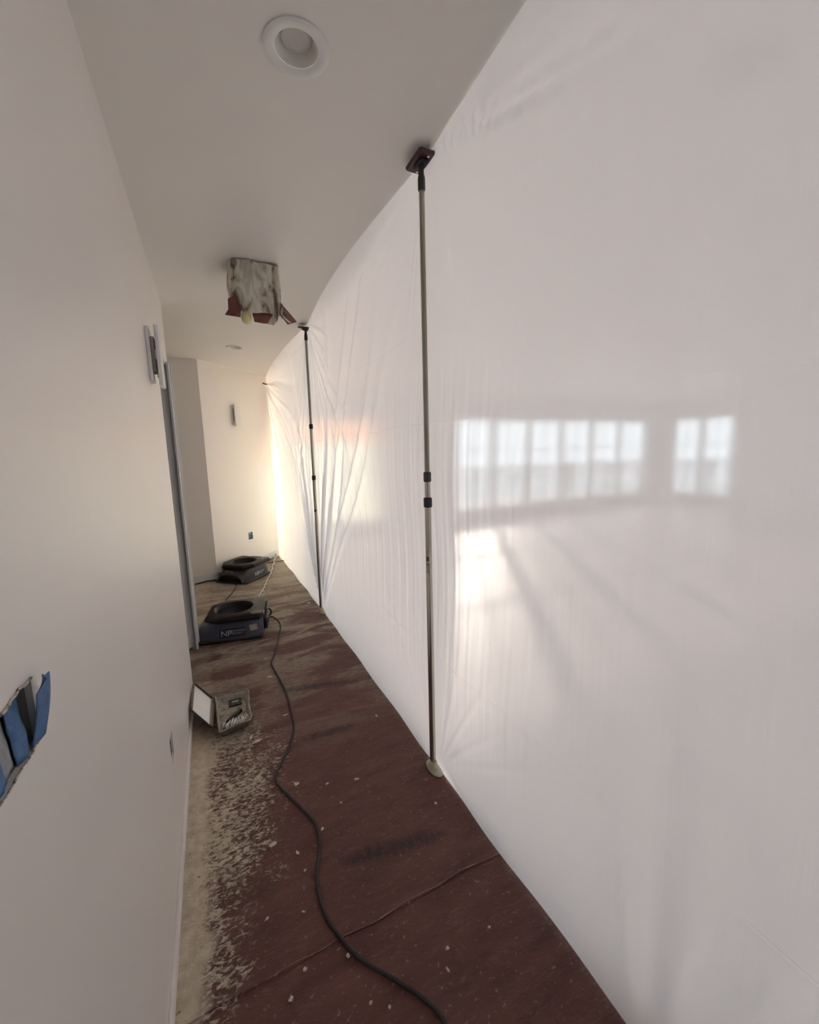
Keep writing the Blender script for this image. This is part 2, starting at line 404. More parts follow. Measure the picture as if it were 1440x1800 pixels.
# left wall with doorway and two device-box cut-outs
WT = 0.12
BX = (0.36, 0.585, 1.066, 1.143); OB = (1.525, 1.60, 0.335, 0.425)
wl = MB().slab_holes(lambda u, v, w: (XL-w, u, v), YB, 3.41, -0.004, H, WT, [BX, OB, (2.67, 3.29, -0.005, 2.03)])
wl = struct(wl.build('wall_left', M['wall']))
# partition behind the doorway, alcove walls, end walls
struct(MB().box((-2.2, 3.29, -0.004), (XL-WT, 3.41, H)).build('wall_partition', M['wall']))
struct(MB().slab_holes(lambda u, v, w: (-2.2-w, u, v), YB, 5.08, -0.004, H, 0.1, []).build('wall_side', M['wall']))
A = Vector((-0.028, 5.084, 0)); B = Vector((0.868, 6.026, 0))
dirw = (B-A).normalized(); nrm = Vector((-dirw.y, dirw.x, 0))
q = [A, B, B+nrm*0.15, Vector((-0.35, 5.28, 0)), Vector((-2.3, 5.28, 0)), Vector((-2.3, 5.084, 0))]
EB = (0.575, 0.655, 0.35, 0.44)
# the slanted end wall carries one box cut-out
wd = MB().slab_holes(lambda u, v, w: tuple(A+dirw*u+nrm*w+Vector((0, 0, v))), 0, (B-A).length, -0.004, H, 0.12, [EB])
struct(wd.build('wall_end', M['wall_end']))
struct(MB().box((-2.3, 5.084, -0.004), (-0.028, 5.2, H)).build('wall_alcove', M['wall_alc']))
struct(MB().slab_holes(lambda u, v, w: (u, YB-w, v), -2.3, XR+0.1, -0.004, H, 0.1, []).build('wall_back', M['room_wall']))
struct(MB().box((0.76, 6.03, -0.004), (0.868, YE, H)).build('wall_return', M['room_wall']))
hb = [(a, b, -0.003, HEAD) for a, b in ((DOOR_A), (DOORS_B[0][0], DOORS_B[-1][1]))]
struct(MB().slab_holes(lambda u, v, w: (u, YE+w, v), 0.80, XR, -0.004, H, 0.1, [(DOOR_A[0], DOOR_A[1], -0.003, HEAD), hb[1]]).build('wall_room_end', M['room_wall']))
struct(MB().slab_holes(lambda u, v, w: (XR+w, u, v), YB-0.1, YE+0.1, -0.004, H, 0.1, [(WIN_R[0], WIN_R[1], -0.003, HEAD)]).build('wall_room_right', M['room_wall']))

# baseboards and door jamb
bb = MB().box((XL, YB, 0.0), (XL+0.009, 2.67, 0.045))
struct(bb.build('baseboard_left', paint('baseboard_paint', (0.86, 0.80, 0.78), 0.03), bevel=0.002))
struct(MB().box((-1.9, 5.072, 0.0), (-0.03, 5.084, 0.085)).build('baseboard_alcove', M['trim'], bevel=0.002))
mb = MB()
m45 = Matrix.Translation(A) @ Matrix.Rotation(math.atan2(dirw.y, dirw.x), 4, 'Z')
struct(MB().box((0.0, -0.012, 0.0), (1.10, 0.0, 0.085), m45).build('baseboard_end', M['trim'], bevel=0.002))
tr1 = MB().box((XL-WT, 3.272, 0), (XL+0.0, 3.29, 2.03)).build('trim_1', M['trim'], bevel=0.002); struct(tr1, 'grey white door jamb on the far side of the doorway')
MB().box((XL-0.075, 3.258, 0), (XL-0.035, 3.272, 2.03)).build('door_stop', M['trim'], tr1, bevel=0.002)
MB().box((XL, 3.25, 0), (XL+0.016, 3.34, 2.03)).build('casing', M['trim'], tr1, bevel=0.003)
MB().box((XL+0.016, 3.325, 0), (XL+0.024, 3.34, 2.03)).build('casing_bead', M['trim'], tr1, bevel=0.003)
tr2 = MB().box((XL-WT, 2.67, 2.012), (XL, 3.272, 2.03)).build('trim_2', M['trim'], bevel=0.002); struct(tr2, 'doorway head lining')
tr3 = MB().box((XL-WT, 2.67, 0), (XL-0.001, 2.688, 2.012)).build('trim_3', M['trim'], bevel=0.002); struct(tr3, 'near side door jamb')

# ------------------------------------------------------------------ windows of the room beyond the plastic
WN = [0]
def leaf(fn, u0, u1, cols, rows, label, bot=0.0):
    """glazed door leaf: fn(u, w, z) -> world; frame, muntins, one pane each"""
    WN[0] += 1
    e = bpy.data.objects.new('window_%d' % WN[0], None); COL.objects.link(e); struct(e, label); e.empty_display_size = 0.05
    e.location = fn((u0+u1)/2, 0, 0); off = Vector(e.location)
    def bx(a, b):
        c = [fn(a[0], a[1], a[2]), fn(b[0], b[1], b[2])]
        lo = [min(c[0][i], c[1][i])-off[i] for i in range(3)]; hi = [max(c[0][i], c[1][i])-off[i] for i in range(3)]
        return MB().box(lo, hi)
    st = 0.075; top = HEAD; sill = 0.28 if bot == 0 else 0.08  # bottom panel raised to cut the sun patch on the floor short
    mb = bx((u0+0.003, 0.02, bot), (u0+st, 0.07, top))
    for a, b in (((u1-st, 0.02, bot), (u1-0.003, 0.07, top)), ((u0+st, 0.02, top-0.09), (u1-st, 0.07, top-0.002)), ((u0+st, 0.02, bot), (u1-st, 0.07, bot+sill))):
        z = bx(a, b); mb.add(z.v, z.f)
    mb.build('frame', M['frame'], e)
    ux = [u0+st+(u1-u0-2*st)*i/cols for i in range(cols+1)]; zz = [bot+sill+(top-0.09-bot-sill)*i/rows for i in range(rows+1)]
    for i in range(1, cols): bx((ux[i]-0.012, 0.03, zz[0]), (ux[i]+0.012, 0.06, zz[-1])).build('muntin', M['frame'], e)
    for i in range(1, rows): bx((ux[0], 0.032, zz[i]-0.012), (ux[-1], 0.058, zz[i]+0.012)).build('muntin', M['frame'], e)
    for i in range(cols):
        for j in range(rows): bx((ux[i]+0.001, 0.044, zz[j]+0.001), (ux[i+1]-0.001, 0.047, zz[j+1]-0.001)).build('pane', M['glass'], e)
fe = lambda u, w, z: Vector((u, YE+w, z))
fr = lambda u, w, z: Vector((XR+w, u, z))
for i, (a, b) in enumerate(DOORS_B): leaf(fe, a, b, 2, 3, 'glazed door in the far wall of the room behind the plastic')
leaf(fe, DOOR_A[0], DOOR_A[1], 2, 2, 'glazed door behind the added warm blind')
leaf(fr, WIN_R[0], (WIN_R[0]+WIN_R[1])/2, 2, 3, 'glazed door in the side wall of the room behind the plastic')
leaf(fr, (WIN_R[0]+WIN_R[1])/2, WIN_R[1], 2, 3, 'glazed door in the side wall of the room behind the plastic')


# ------------------------------------------------------------------ outdoors: deck and railing
struct(MB().box((-3, YE+0.1, -0.25), (13.5, 9.6, -0.03)).add([], []).build('deck_floor', M['deck']), 'outdoor deck')
struct(MB().box((XR+0.1, -4, -0.25), (13.5, YE+0.1, -0.03)).build('deck_floor', M['deck']), 'outdoor deck along the side wall')
def railing(p0, p1, label):
    p0, p1 = Vector(p0), Vector(p1); d = (p1-p0); n = int(d.length/0.14)
    th = thing('deck_railing', label, 'railing', p0, math.atan2(d.y, d.x)); L = d.length
    MB().box((0, -0.045, 0.86), (L, 0.045, 0.93)).build('top_rail', M['rail'], th)
    MB().box((0, -0.02, 0.08), (L, 0.02, 0.12)).build('bottom_rail', M['rail'], th)
    k = 0; x = 0.05; me = None
    while x < L:
        if k % 12 == 0: MB().box((x-0.045, -0.045, -0.03+0.0), (x+0.045, 0.045, 0.98)).build('post', M['rail'], th)
        else:
            if me is None: o = MB().box((-0.016, -0.016, 0.12), (0.016, 0.016, 0.86)).build('baluster', M['rail'], th); me = o.data
            else: o = bpy.data.objects.new('baluster', me); COL.objects.link(o); o.parent = th
            o.location = (x, 0, 0)
        k += 1; x += 0.14
railing((2.6, 9.2, 0), (13.1, 9.2, 0), 'dark deck railing with thin balusters outside the far glazed doors')
railing((13.2, 9.0, 0), (13.2, 3.0, 0), 'dark deck railing with thin balusters outside the side wall doors')

# ================================================================== THE PLASTIC SHEET
def sheet_x(y):
    return np.interp(y, [-2, 0.2, 1.44, 2.4, 3.51, 4.7, 5.95], [0.80, 0.80, 0.800, 0.808, 0.812, 0.802, 0.775])
dy, dz = 0.0065, 0.0145
ys = np.arange(YB+0.01, 5.925, dy); zs = np.linspace(0.002, H-0.0015, int(H/dz)); NY, NZ = len(ys), len(zs)
Yg, Zg = np.meshgrid(ys, zs)
Xg = sheet_x(Yg)
rng = np.random.default_rng(5)
def snoise(a, f, seed):
    r = np.random.default_rng(seed); out = np.zeros_like(a)
    for k in range(6): out += np.sin(a*f*(0.5+r.random()*1.3)*2*np.pi+r.random()*6.28)*(0.4+r.random()*0.6)
    return out/3
def fan(ya, za, a0, a1, n, amp, rmax, seed, wid=(0.010, 0.035), r0=0.12, side=-1):
    r = np.random.default_rng(seed); dyy, dzz = Yg-ya, Zg-za
    R = np.hypot(dyy, dzz)+1e-6; T = np.degrees(np.arctan2(dzz, dyy)); out = np.zeros_like(Yg)
    for k in range(n):
        th = a0+(a1-a0)*(k+0.15+0.7*r.random())/n; w = math.degrees(wid[0]+(wid[1]-wid[0])*r.random()); rm = rmax*(0.45+0.75*r.random())
        dT = (T-th+180) % 360-180 + 1.6*np.sin(R*3+k)
        out += (0.4+0.9*r.random())*np.exp(-(dT/w)**2)*(R/(R+r0))*np.exp(-(R/rm)**3)*(1 if r.random() < 0.7 else -0.8)
    return side*amp*out
D = np.zeros_like(Yg)
D += fan(3.52, 0.0, 46, 134, 20, 0.036, 1.9, 11, (0.008, 0.022))
D += fan(3.52, 0.0, 100, 124, 3, 0.045, 2.2, 21, (0.012, 0.02))
D += fan(3.51, 2.44, -165, -30, 18, 0.020, 1.1, 12)
D += fan(5.93, 2.34, -176, -98, 18, 0.034, 1.7, 13, (0.010, 0.03))
D += fan(1.44, 2.44, -178, -160, 4, 0.010, 0.9, 14)
D += fan(1.44, 2.44, -24, -3, 5, 0.010, 0.9, 15)
D += fan(1.44, 2.44, -120, -60, 7, 0.004, 0.6, 16)
D += fan(1.44, 0.0, 35, 150, 10, 0.006, 0.9, 17)
D += fan(0.45, -0.25, 70, 112, 6, 0.0035, 1.0, 18, (0.03, 0.05))
# gentle billow between the poles
for (c, hw, a) in ((-0.2, 1.5, 0.016), (2.48, 1.03, 0.020), (4.7, 1.2, 0.022)):
    q = np.clip(1-((Yg-c)/hw)**2, 0, 1); D += a*q*np.sin(np.pi*np.clip(Zg/H, 0, 1))*(1+0.3*snoise(Zg, 0.5, 3))
# fine hanging wrinkles
ph = snoise(Zg, 0.8, 31)*0.02+0.06*(Zg-1.2)*np.sin(Yg*1.9)
env = np.exp(-((Zg-1.0)/0.62)**4)*np.clip((Yg-0.62)/0.6, 0, 1)*(0.45+0.55*snoise(Yg+0.1*Zg, 0.9, 33)**2)
D += 0.0016*env*np.sin((Yg+ph)*2*np.pi/0.052+1.5*snoise(Yg, 1.7, 35))
D += 0.0022*env*np.sin((Yg+ph*1.5)*2*np.pi/0.118+2.0*snoise(Yg, 1.1, 36))
D += 0.0009*env*np.sin((Yg+ph*0.7)*2*np.pi/0.033+1.0*snoise(Yg, 2.7, 37))
D += 0.004*snoise(Yg+0.4*Zg, 0.8, 41)*np.sin(np.pi*Zg/H)
# factory fold lines
for zc in (0.50, 1.50, 1.86):
    D += -0.0022*np.exp(-((Zg-zc-0.008*snoise(Yg, 0.4, 51))/0.011)**2)*np.clip(0.6+0.6*snoise(Yg, 0.5, int(zc*10)), 0, 1)
edge = np.minimum(np.clip(Zg/0.10, 0, 1), np.clip((H-Zg)/0.05, 0, 1)); edge = edge*edge*(3-2*edge)
D *= edge
pin = np.ones_like(Yg)
for yp in (1.44, 3.51): pin *= 1-np.exp(-((Yg-yp)/0.05)**2)
D = np.where(D < 0, D*(0.25+0.75*pin), D)
D = np.maximum(D, -0.030)
# the sheet curls over to the hall side where it meets the ceiling between the heads
mid = np.zeros_like(Yg)
for a, b in ((YB, 1.44), (1.44, 3.51), (3.51, 5.93)):
    mid += np.where((Yg >= a) & (Yg < b), np.sin(np.pi*np.clip((Yg-a)/(b-a), 0, 1)), 0)
cu = np.clip(1-(H-Zg)/0.13, 0, 1)
D += -0.055*mid*cu**2.2
# hem turned slightly outward at the floor
he = np.clip(1-Zg/0.05, 0, 1); D += -0.012*he**2*(0.6+0.5*snoise(Yg, 1.2, 61))*pin
Xg = Xg+D
co = np.stack([Xg, Yg, Zg], -1).reshape(-1, 3)
idx = np.arange(NY*NZ).reshape(NZ, NY)
fc = np.stack([idx[:-1, :-1], idx[:-1, 1:], idx[1:, 1:], idx[1:, :-1]], -1).reshape(-1, 4)
me = bpy.data.meshes.new('plastic_sheet'); me.vertices.add(len(co)); me.vertices.foreach_set('co', co.ravel())
me.loops.add(fc.size); me.loops.foreach_set('vertex_index', fc.ravel().astype(np.int32))
me.polygons.add(len(fc)); me.polygons.foreach_set('loop_start', np.arange(0, fc.size, 4, dtype=np.int32)); me.update(calc_edges=True); me.validate()
sheet = link('plastic_sheet', me, M['poly'], None, smooth=True)
tag(sheet, 'milky translucent plastic sheet hung floor to ceiling as a dust barrier', 'plastic sheet')

# ================================================================== BARRIER POLES
def pole(name_label, base, top, plate_rot, tilt, collars, marks):
    base, top = Vector(base), Vector(top)
    th = thing('barrier_pole', name_label, 'pole', base, 0, 'spring-loaded barrier poles')
    ax = (top-base); Lh = ax.length; up = ax.normalized()
    q = Vector((0, 0, 1)).rotation_difference(up).to_matrix().to_4x4()
    def seg(name, z0, z1, r, mat, extra=None):
        pr = [(r*0.86, z0), (r, z0+0.003), (r, z1-0.003), (r*0.86, z1)]
        return MB().lathe(pr, 20, q, True).build(name, mat, th, smooth='angle')
    zc2, zc1 = collars   # lower and upper clamp
    seg('lower_tube', 0.03, zc2, 0.0132, M['alu'])
    seg('middle_tube', zc2, zc1, 0.0115, M['alu'])
    seg('upper_tube', zc1, Lh-0.075, 0.0100, M['tube'])
    for zc, r in ((zc2, 0.0172), (zc1, 0.0155)):
        pr = [(r*0.85, zc-0.02), (r, zc-0.016), (r, zc+0.014), (r*0.85, zc+0.019)]
        c = MB().lathe(pr, 20, q, True).build('clamp_collar', M['dark_plastic'], th, smooth='angle')
    # head: sleeve, ball neck, square pad with two bolts
    pr = [(0.0125, Lh-0.115), (0.0135, Lh-0.11), (0.0135, Lh-0.075), (0.011, Lh-0.066), (0.009, Lh-0.05), (0.012, Lh-0.042), (0.010, Lh-0.03)]
    MB().lathe(pr, 16, q, True).build('head_sleeve', M['dark_plastic'], th, smooth='angle')
    pm = Matrix.Translation(up*(Lh-0.0165)) @ Matrix.Rotation(plate_rot, 4, 'Z') @ Matrix.Rotation(tilt, 4, 'X')
    pd = MB().rbox((-0.036, -0.06, -0.010), (0.036, 0.06, 0.004), 0.010, pm).build('head_pad', M['dark_red'], th, smooth='angle')
    MB().rbox((-0.018, -0.030, -0.022), (0.018, 0.030, -0.010), 0.008, pm).build('pad_socket', M['dark_plastic'], pd, smooth='angle')
    for sy in (-0.044, 0.044):
        MB().lathe([(0.0045, 0), (0.0045, 0.002), (0.001, 0.003)], 10, pm @ Matrix.Translation((0.006, sy, -0.0135)), True).build('bolt', M['bolt'], pd, smooth='angle')
    # foot
    f = MB().lathe([(0.055, 0.0), (0.057, 0.003), (0.05, 0.007), (0.024, 0.011)], 28, Matrix.Translation((0.008, 0, 0)) @ Matrix.Diagonal((0.52, 1.0, 1, 1)), True).build('foot_plate', M['foot'], th, smooth='angle')
    MB().lathe([(0.020, 0.010), (0.0215, 0.014), (0.019, 0.034), (0.016, 0.042)], 20, q, True).build('foot_collar', M['collar'], th, smooth='angle')
    for (z0, z1, a0, a1, key) in marks:
        vs_ = []; n = 6; r = 0.01345
        for z in (z0, z1):
            for k in range(n+1):
                a = math.radians(a0+(a1-a0)*k/n); vs_.append(q @ Vector((r*math.cos(a), r*math.sin(a), z)))
        MB().add(vs_, [(k, k+1, n+1+k+1, n+1+k) for k in range(n)]).build('decal', M[key], th, smooth=True)
    return th
PX = 0.772
pole('silver telescopic pole standing nearest the paint tray, holding the plastic to the ceiling', (PX, 1.44, 0.002), (PX+0.003, 1.44, H-0.004), 0.0, 0.0,
     (1.185, 1.287), [(0.985, 1.01, 190, 250, 'decal'), (0.945, 0.965, 195, 240, 'red_mark'), (0.90, 0.935, 190, 250, 'decal')])
pole('thin silver telescopic pole standing beyond the air movers against the plastic', (0.785, 3.51, 0.002), (0.795, 3.51, H-0.012), math.radians(25), math.radians(14),
     (1.197, 1.625), [(0.93, 1.0, 170, 260, 'decal'), (0.905, 0.925, 150, 280, 'rubber')])
# black spring clip where the sheet meets the end wall
ck = thing('spring_clip', 'small black clip pinning the plastic to the end wall near the ceiling', 'clip', (0.735, 5.80, 2.33), math.atan2(dirw.y, dirw.x))
MB().rbox((-0.012, -0.010, -0.006), (0.055, 0.016, 0.006), 0.004).build('jaw', M['dark_plastic'], ck, smooth='angle')
MB().rbox((-0.03, -0.004, 0.000), (0.0, 0.010, 0.010), 0.003).build('lever', M['dark_plastic'], ck, smooth='angle')

# ================================================================== AIR MOVERS
M['housing'] = simple('slate_housing', (0.085, 0.083, 0.125), 0.42, var=0.08)
M['housing_dark'] = simple('plum_housing', (0.038, 0.031, 0.038), 0.42, var=0.08)
M['lid'] = simple('black_brown_lid', (0.016, 0.011, 0.011), 0.46, var=0.15, spec=0.2)
M['print'] = simple('pale_print', (0.50, 0.52, 0.55), 0.6)
M['plate'] = simple('navy_label', (0.022, 0.022, 0.038), 0.5)
M['sticker'] = simple('grey_sticker', (0.40, 0.40, 0.37), 0.6)
def air_mover(label, loc, rz, body, sticker):
    th = thing('air_mover', label, 'air mover', loc, rz, 'low profile air movers')
    # lofted housing, snout at -x
    st = [(-0.235, 0.150, 0.098, 2.7), (-0.215, 0.158, 0.104, 2.8), (-0.185, 0.172, 0.125, 3.6), (-0.150, 0.186, 0.150, 6), (-0.10, 0.192, 0.158, 9),
          (0.0, 0.194, 0.158, 10), (0.12, 0.194, 0.158, 10), (0.165, 0.186, 0.156, 9), (0.195, 0.160, 0.150, 8), (0.205, 0.150, 0.148, 8)]
    n = 40; P = []
    for x, w, h, e in st:
        for k in range(n+1):
            a = math.pi*k/n; c, s_ = math.cos(a), math.sin(a)
            yy = w*math.copysign(abs(c)**(2/e), c); zz = 0.018+(h-0.018)*abs(s_)**(2/e)
            yy *= 1-0.10*((zz-0.018)/0.14)          # sides lean in
            P.append((x, yy, zz))
    mb = MB(); fs = []
    for i in range(len(st)-1):
        for k in range(n): fs.append((i*(n+1)+k, i*(n+1)+k+1, (i+1)*(n+1)+k+1, (i+1)*(n+1)+k))
        fs.append((i*(n+1)+n, i*(n+1), (i+1)*(n+1), (i+1)*(n+1)+n))
    m_ = (len(st)-1)*(n+1); fs.append(tuple(range(m_, m_+n+1)))
    mb.add(P, fs)
    cen = lambda f: [sum(mb.v[i][k] for i in f)/len(f) for k in range(3)]
    mb.f = [f for f in mb.f if not (cen(f)[2] > 0.135 and -0.14 < cen(f)[0] < 0.16 and abs(cen(f)[1]) < 0.15)]
    hs = mb.build('housing', body, th, smooth='angle')
    # outlet: rim and dark throat
    def arch(x, w, h, e, z0=0.018):
        o = []
        for k in range(n+1):
            a = math.pi*k/n; c, s_ = math.cos(a), math.sin(a)
            o.append((x, w*math.copysign(abs(c)**(2/e), c)*(1-0.1*abs(s_)), z0+(h-z0)*abs(s_)**(2/e)))
        return o
    P = arch(-0.2352, 0.148, 0.096, 2.7)+arch(-0.243, 0.151, 0.100, 2.7)+arch(-0.243, 0.142, 0.091, 2.7, 0.024)+arch(-0.228, 0.140, 0.089, 2.7, 0.026)
    fs = []
    for i in range(3):
        for k in range(n): fs.append((i*(n+1)+k, i*(n+1)+k+1, (i+1)*(n+1)+k+1, (i+1)*(n+1)+k))
    MB().add(P, fs).build('outlet_rim', body, hs, smooth='angle')
    P = arch(-0.13, 0.17, 0.135, 4, 0.02); MB().add(P, [tuple(range(n+1))]).build('outlet_baffle', M['dark_plastic'], hs)
    for k in range(3): MB().box((-0.240, -0.12+0.012*k, 0.037+0.018*k), (-0.236, 0.12-0.012*k, 0.041+0.018*k)).build('outlet_bar', M['dark_plastic'], hs)
    # base tray
    mb = MB().rbox((-0.236, -0.200, 0.004), (0.205, 0.200, 0.022), 0.03).build('base', M['dark_plastic'], th, smooth='angle')
    for sx in (-0.19, 0.16):
        for sy in (-0.15, 0.15): MB().lathe([(0.015, 0), (0.017, 0.002), (0.015, 0.006)], 12, Matrix.Translation((sx, sy, 0)), True).build('rubber_foot', M['rubber'], mb, smooth='angle')
    # lid with round intake: outer outline is a chamfered square
    N = 64; outer = []
    corners = [(0.215, 0.165), (0.215, -0.165), (0.19, -0.205), (-0.09, -0.205), (-0.185, -0.13), (-0.185, 0.13), (-0.09, 0.205), (0.19, 0.205)]
    def ray_poly(a):
        dx, dy_ = math.cos(a), math.sin(a); best = 9
        for i in range(8):
            (x1, y1), (x2, y2) = corners[i], corners[(i+1) % 8]; ex, ey = x2-x1, y2-y1; den = dx*ey-dy_*ex
            if abs(den) < 1e-9: continue
            tt = (x1*ey-y1*ex)/den; uu = (x1*dy_-y1*dx)/den
            if tt > 0 and -1e-6 <= uu <= 1+1e-6: best = min(best, tt)
        return best
    angs = sorted([2*math.pi*k/N for k in range(N)]+[math.atan2(y, x) % (2*math.pi) for x, y in corners]); N = len(angs)
    cx = -0.005
    prof = [(1.0, 0.150, 0), (1.02, 0.163, 0), (1.0, 0.178, 0), (0.94, 0.188, 0)]
    P = []
    for s_, z, _ in prof:
        for a in angs: rr = ray_poly(a)*s_; P.append((rr*math.cos(a), rr*math.sin(a), z-0.035*max(0, -rr*math.cos(a)-0.08)))
    for r_, z in ((0.150, 0.190), (0.138, 0.193), (0.128, 0.186), (0.120, 0.165)):
        for a in angs: P.append((cx+r_*math.cos(a), r_*math.sin(a), z))
    lid = MB().grid(P, N, 8, True).build('lid', M['lid'], th, smooth='angle')
    # intake: bowl, hub, and pale arcs that paint glints on the rim
    MB().lathe([(0.120, 0.166), (0.116, 0.120), (0.075, 0.085), (0.0, 0.08)], 32, Matrix.Translation((cx, 0, 0))).build('intake_bowl', M['dark_plastic'], lid, smooth=True)
    MB().lathe([(0.05, 0.085), (0.05, 0.118), (0.035, 0.128), (0.0, 0.130)], 24, Matrix.Translation((cx, 0, 0))).build('fan_hub', M['dark_plastic'], lid, smooth='angle')
    for k in range(3):
        a = math.radians(200+28*k); c_ = Vector((cx, 0, 0))
        MB().tube([c_+Vector((0.128*math.cos(a+dd_), 0.128*math.sin(a+dd_), 0.183)) for dd_ in (-0.10, -0.05, 0, 0.05, 0.10)], [0.001, 0.003, 0.0042, 0.003, 0.001], 6).build('rim_glint', M['print'], lid, smooth=True)
    # rear corner pockets with bolts and the handle between them
    for sy in (-1, 1):
        pk = MB().rbox((0.135, min(sy*0.115, sy*0.185), 0.1875), (0.205, max(sy*0.115, sy*0.185), 0.1895), 0.012).build('corner_pocket', M['dark_plastic'], lid, smooth='angle')
        MB().lathe([(0.005, 0), (0.005, 0.003), (0.002, 0.005)], 10, Matrix.Translation((0.130, sy*0.150, 0.188)), True).build('bolt', M['bolt'], lid, smooth='angle')
        MB().tube([(0.213, sy*0.10, 0.180), (0.218, sy*0.13, 0.182), (0.213, sy*0.165, 0.180)], 0.004, 6).build('edge_trim', M['decal'], lid, smooth=True)
    MB().tube(catmull([(0.19, -0.085, 0.12), (0.225, -0.08, 0.165), (0.23, -0.04, 0.172), (0.23, 0.04, 0.172), (0.225, 0.08, 0.165), (0.19, 0.085, 0.12)], 5), 0.011, 8).build('handle', M['dark_plastic'], th, smooth=True)
    MB().rbox((0.20, -0.10, 0.03), (0.232, 0.06, 0.115), 0.012).build('switch_box', M['dark_plastic'], th, smooth='angle')
    MB().tube(catmull([(0.21, 0.10, 0.05), (0.24, 0.11, 0.06), (0.245, 0.10, 0.10), (0.22, 0.10, 0.12)], 5), 0.007, 6).build('cord_hook', M['dark_plastic'], th, smooth=True)
    # side label plate with raised print (on the -y side and the snout)
    lean = math.atan(0.10*0.19/0.14)
    F = Matrix.Translation((0, -0.1955, 0.018)) @ Matrix.Rotation(-lean, 4, 'X') @ Matrix.Rotation(math.radians(90), 4, 'X')   # local x along side, y up the side
    lp = MB().box((-0.085, 0.018, 0.001), (0.085, 0.082, 0.0035), F).build('label_plate', M['plate'], th)
    text_mesh('lettering', 'NP', 0.058, M['print'], lp, F @ Matrix.Translation((-0.078, 0.029, 0.0037)), 0.0006)
    text_mesh('lettering', 'NATIONAL', 0.0185, M['print'], lp, F @ Matrix.Translation((-0.006, 0.056, 0.0037)))
    text_mesh('lettering', 'PROTECT', 0.0185, M['print'], lp, F @ Matrix.Translation((-0.006, 0.036, 0.0037)))
    if sticker:
        S_ = F @ Matrix.Translation((0.143, 0.072, 0.0)) @ Matrix.Rotation(math.radians(8), 4, 'Z')
        sk = MB().box((-0.026, -0.022, 0.001), (0.026, 0.022, 0.003), S_).build('sticker', M['sticker'], th)
        MB().box((-0.022, -0.018, 0.003), (0.022, 0.018, 0.0034), S_).build('sticker_panel', M['decal'], sk)
    else:
        G = Matrix.Translation((-0.190, 0, 0.118)) @ Matrix.Rotation(math.radians(-90), 4, 'Z') @ Matrix.Rotation(math.radians(52), 4, 'X')
        lp2 = MB().box((-0.09, -0.015, 0.001), (0.06, 0.012, 0.004), G).build('label_plate', M['plate'], th)
        text_mesh('lettering', 'NP', 0.024, M['print'], lp2, G @ Matrix.Translation((-0.085, -0.010, 0.0042)), 0.0003)
        text_mesh('lettering', 'NATIONAL', 0.012, M['print'], lp2, G @ Matrix.Translation((-0.045, -0.006, 0.0042)))
    th.scale = (1.06, 1.04, 1.04)
    return th
air_mover('slate-blue air mover lying beside the doorway jamb, label plate facing along the hall', (0.085, 3.455, 0.002), math.radians(-11), M['housing'], True)
air_mover('dark plum air mover lying against the slanted end wall, outlet facing the hall', (0.262, 5.028, 0.002), math.radians(48), M['housing_dark'], False)

# ================================================================== CORDS
def fpath(px, z=0.006): return [tuple(hit(x, y, 2, z)) for x, y in px]
c1 = [(0.305, 3.38, 0.075), (0.345, 3.40, 0.088), (0.385, 3.36, 0.07), (0.40, 3.28, 0.02)]
px1 = [(483,1150),(477,1166),(490,1191),(503,1216),(512,1250),(517,1275),(514,1295),(500,1330),(487,1356),(486,1372),(495,1386),(530,1420),(556,1450),(562,1490),(557,1540),(569,1600),(600,1650),(640,1689),(700,1725),(745,1755),(778,1790),(800,1840)]
c1b = [(0.43, 0.62, 0.006), (0.40, 0.3, 0.006), (0.30, -0.2, 0.006), (0.34, -0.8, 0.006), (0.30, -1.5, 0.006)]
tag(MB().tube(catmull(c1+fpath(px1)+c1b, 8), 0.0056, 8).build('power_cord', M['rubber'], smooth=True), 'long black power cord snaking along the red paper floor from the blue air mover', 'cord')
M['cord_pale'] = simple('pale_cord', (0.66, 0.60, 0.53), 0.6, var=0.3, scale=60)
pw = [(0.715, 5.78, 0.055), (0.700, 5.74, 0.03)]+fpath([(478,1003),(470,1020),(463,1036),(455,1052)])+[(0.31, 3.85, 0.006)]
def twist(pts, off, r, turns):
    out = []
    for i, p in enumerate(pts):
        a = i/len(pts)*turns*2*math.pi; out.append((p[0]+off*math.cos(a), p[1]+off*0.4*math.cos(a), p[2]+off*math.sin(a)*0.6+off*0.6))
    return out
pc = thing('twisted_cord', 'pale twisted pair of cords running from the plastic corner behind the air movers', 'cord', (0, 0, 0))
cc = catmull(pw, 16)
MB().tube(twist(cc, 0.006, 0.0045, 16), 0.0075, 6).build('strand', M['cord_pale'], pc, smooth=True)
MB().tube(twist(cc, -0.006, 0.0045, 16), 0.0045, 6).build('strand', M['rubber'], pc, smooth=True)
tag(MB().tube(catmull([(0.46, 5.20, 0.05), (0.55, 5.42, 0.06), (0.66, 5.66, 0.035), (0.70, 5.735, 0.02)], 8), 0.006, 8).build('short_cable', M['rubber'], smooth=True), 'short black cable lying from the dark plum air mover to the wall corner', 'cable')
tag(MB().tube(catmull(fpath([(468,990),(486,987),(510,984)], 0.012), 6), 0.006, 8).build('black_rod', M['rubber'], smooth=True), 'straight black rod lying across the floor to the plastic hem', 'rod')
tag(MB().tube(catmull([(0.16, 4.80, 0.012)]+fpath([(414,1034),(405,1046),(397,1058)])+[(0.05, 3.80, 0.006)], 8), 0.0055, 8).build('link_cord', M['rubber'], smooth=True), 'brown-black cord lying on the floor between the two air movers', 'cord')
tag(MB().tube(catmull(fpath([(343,1027),(355,1024),(366,1021)], 0.01)+[(0.02, 4.98, 0.03)], 6), 0.007, 8).build('wall_cable', M['rubber'], smooth=True), 'black cable lying along the white alcove baseboard', 'cable')
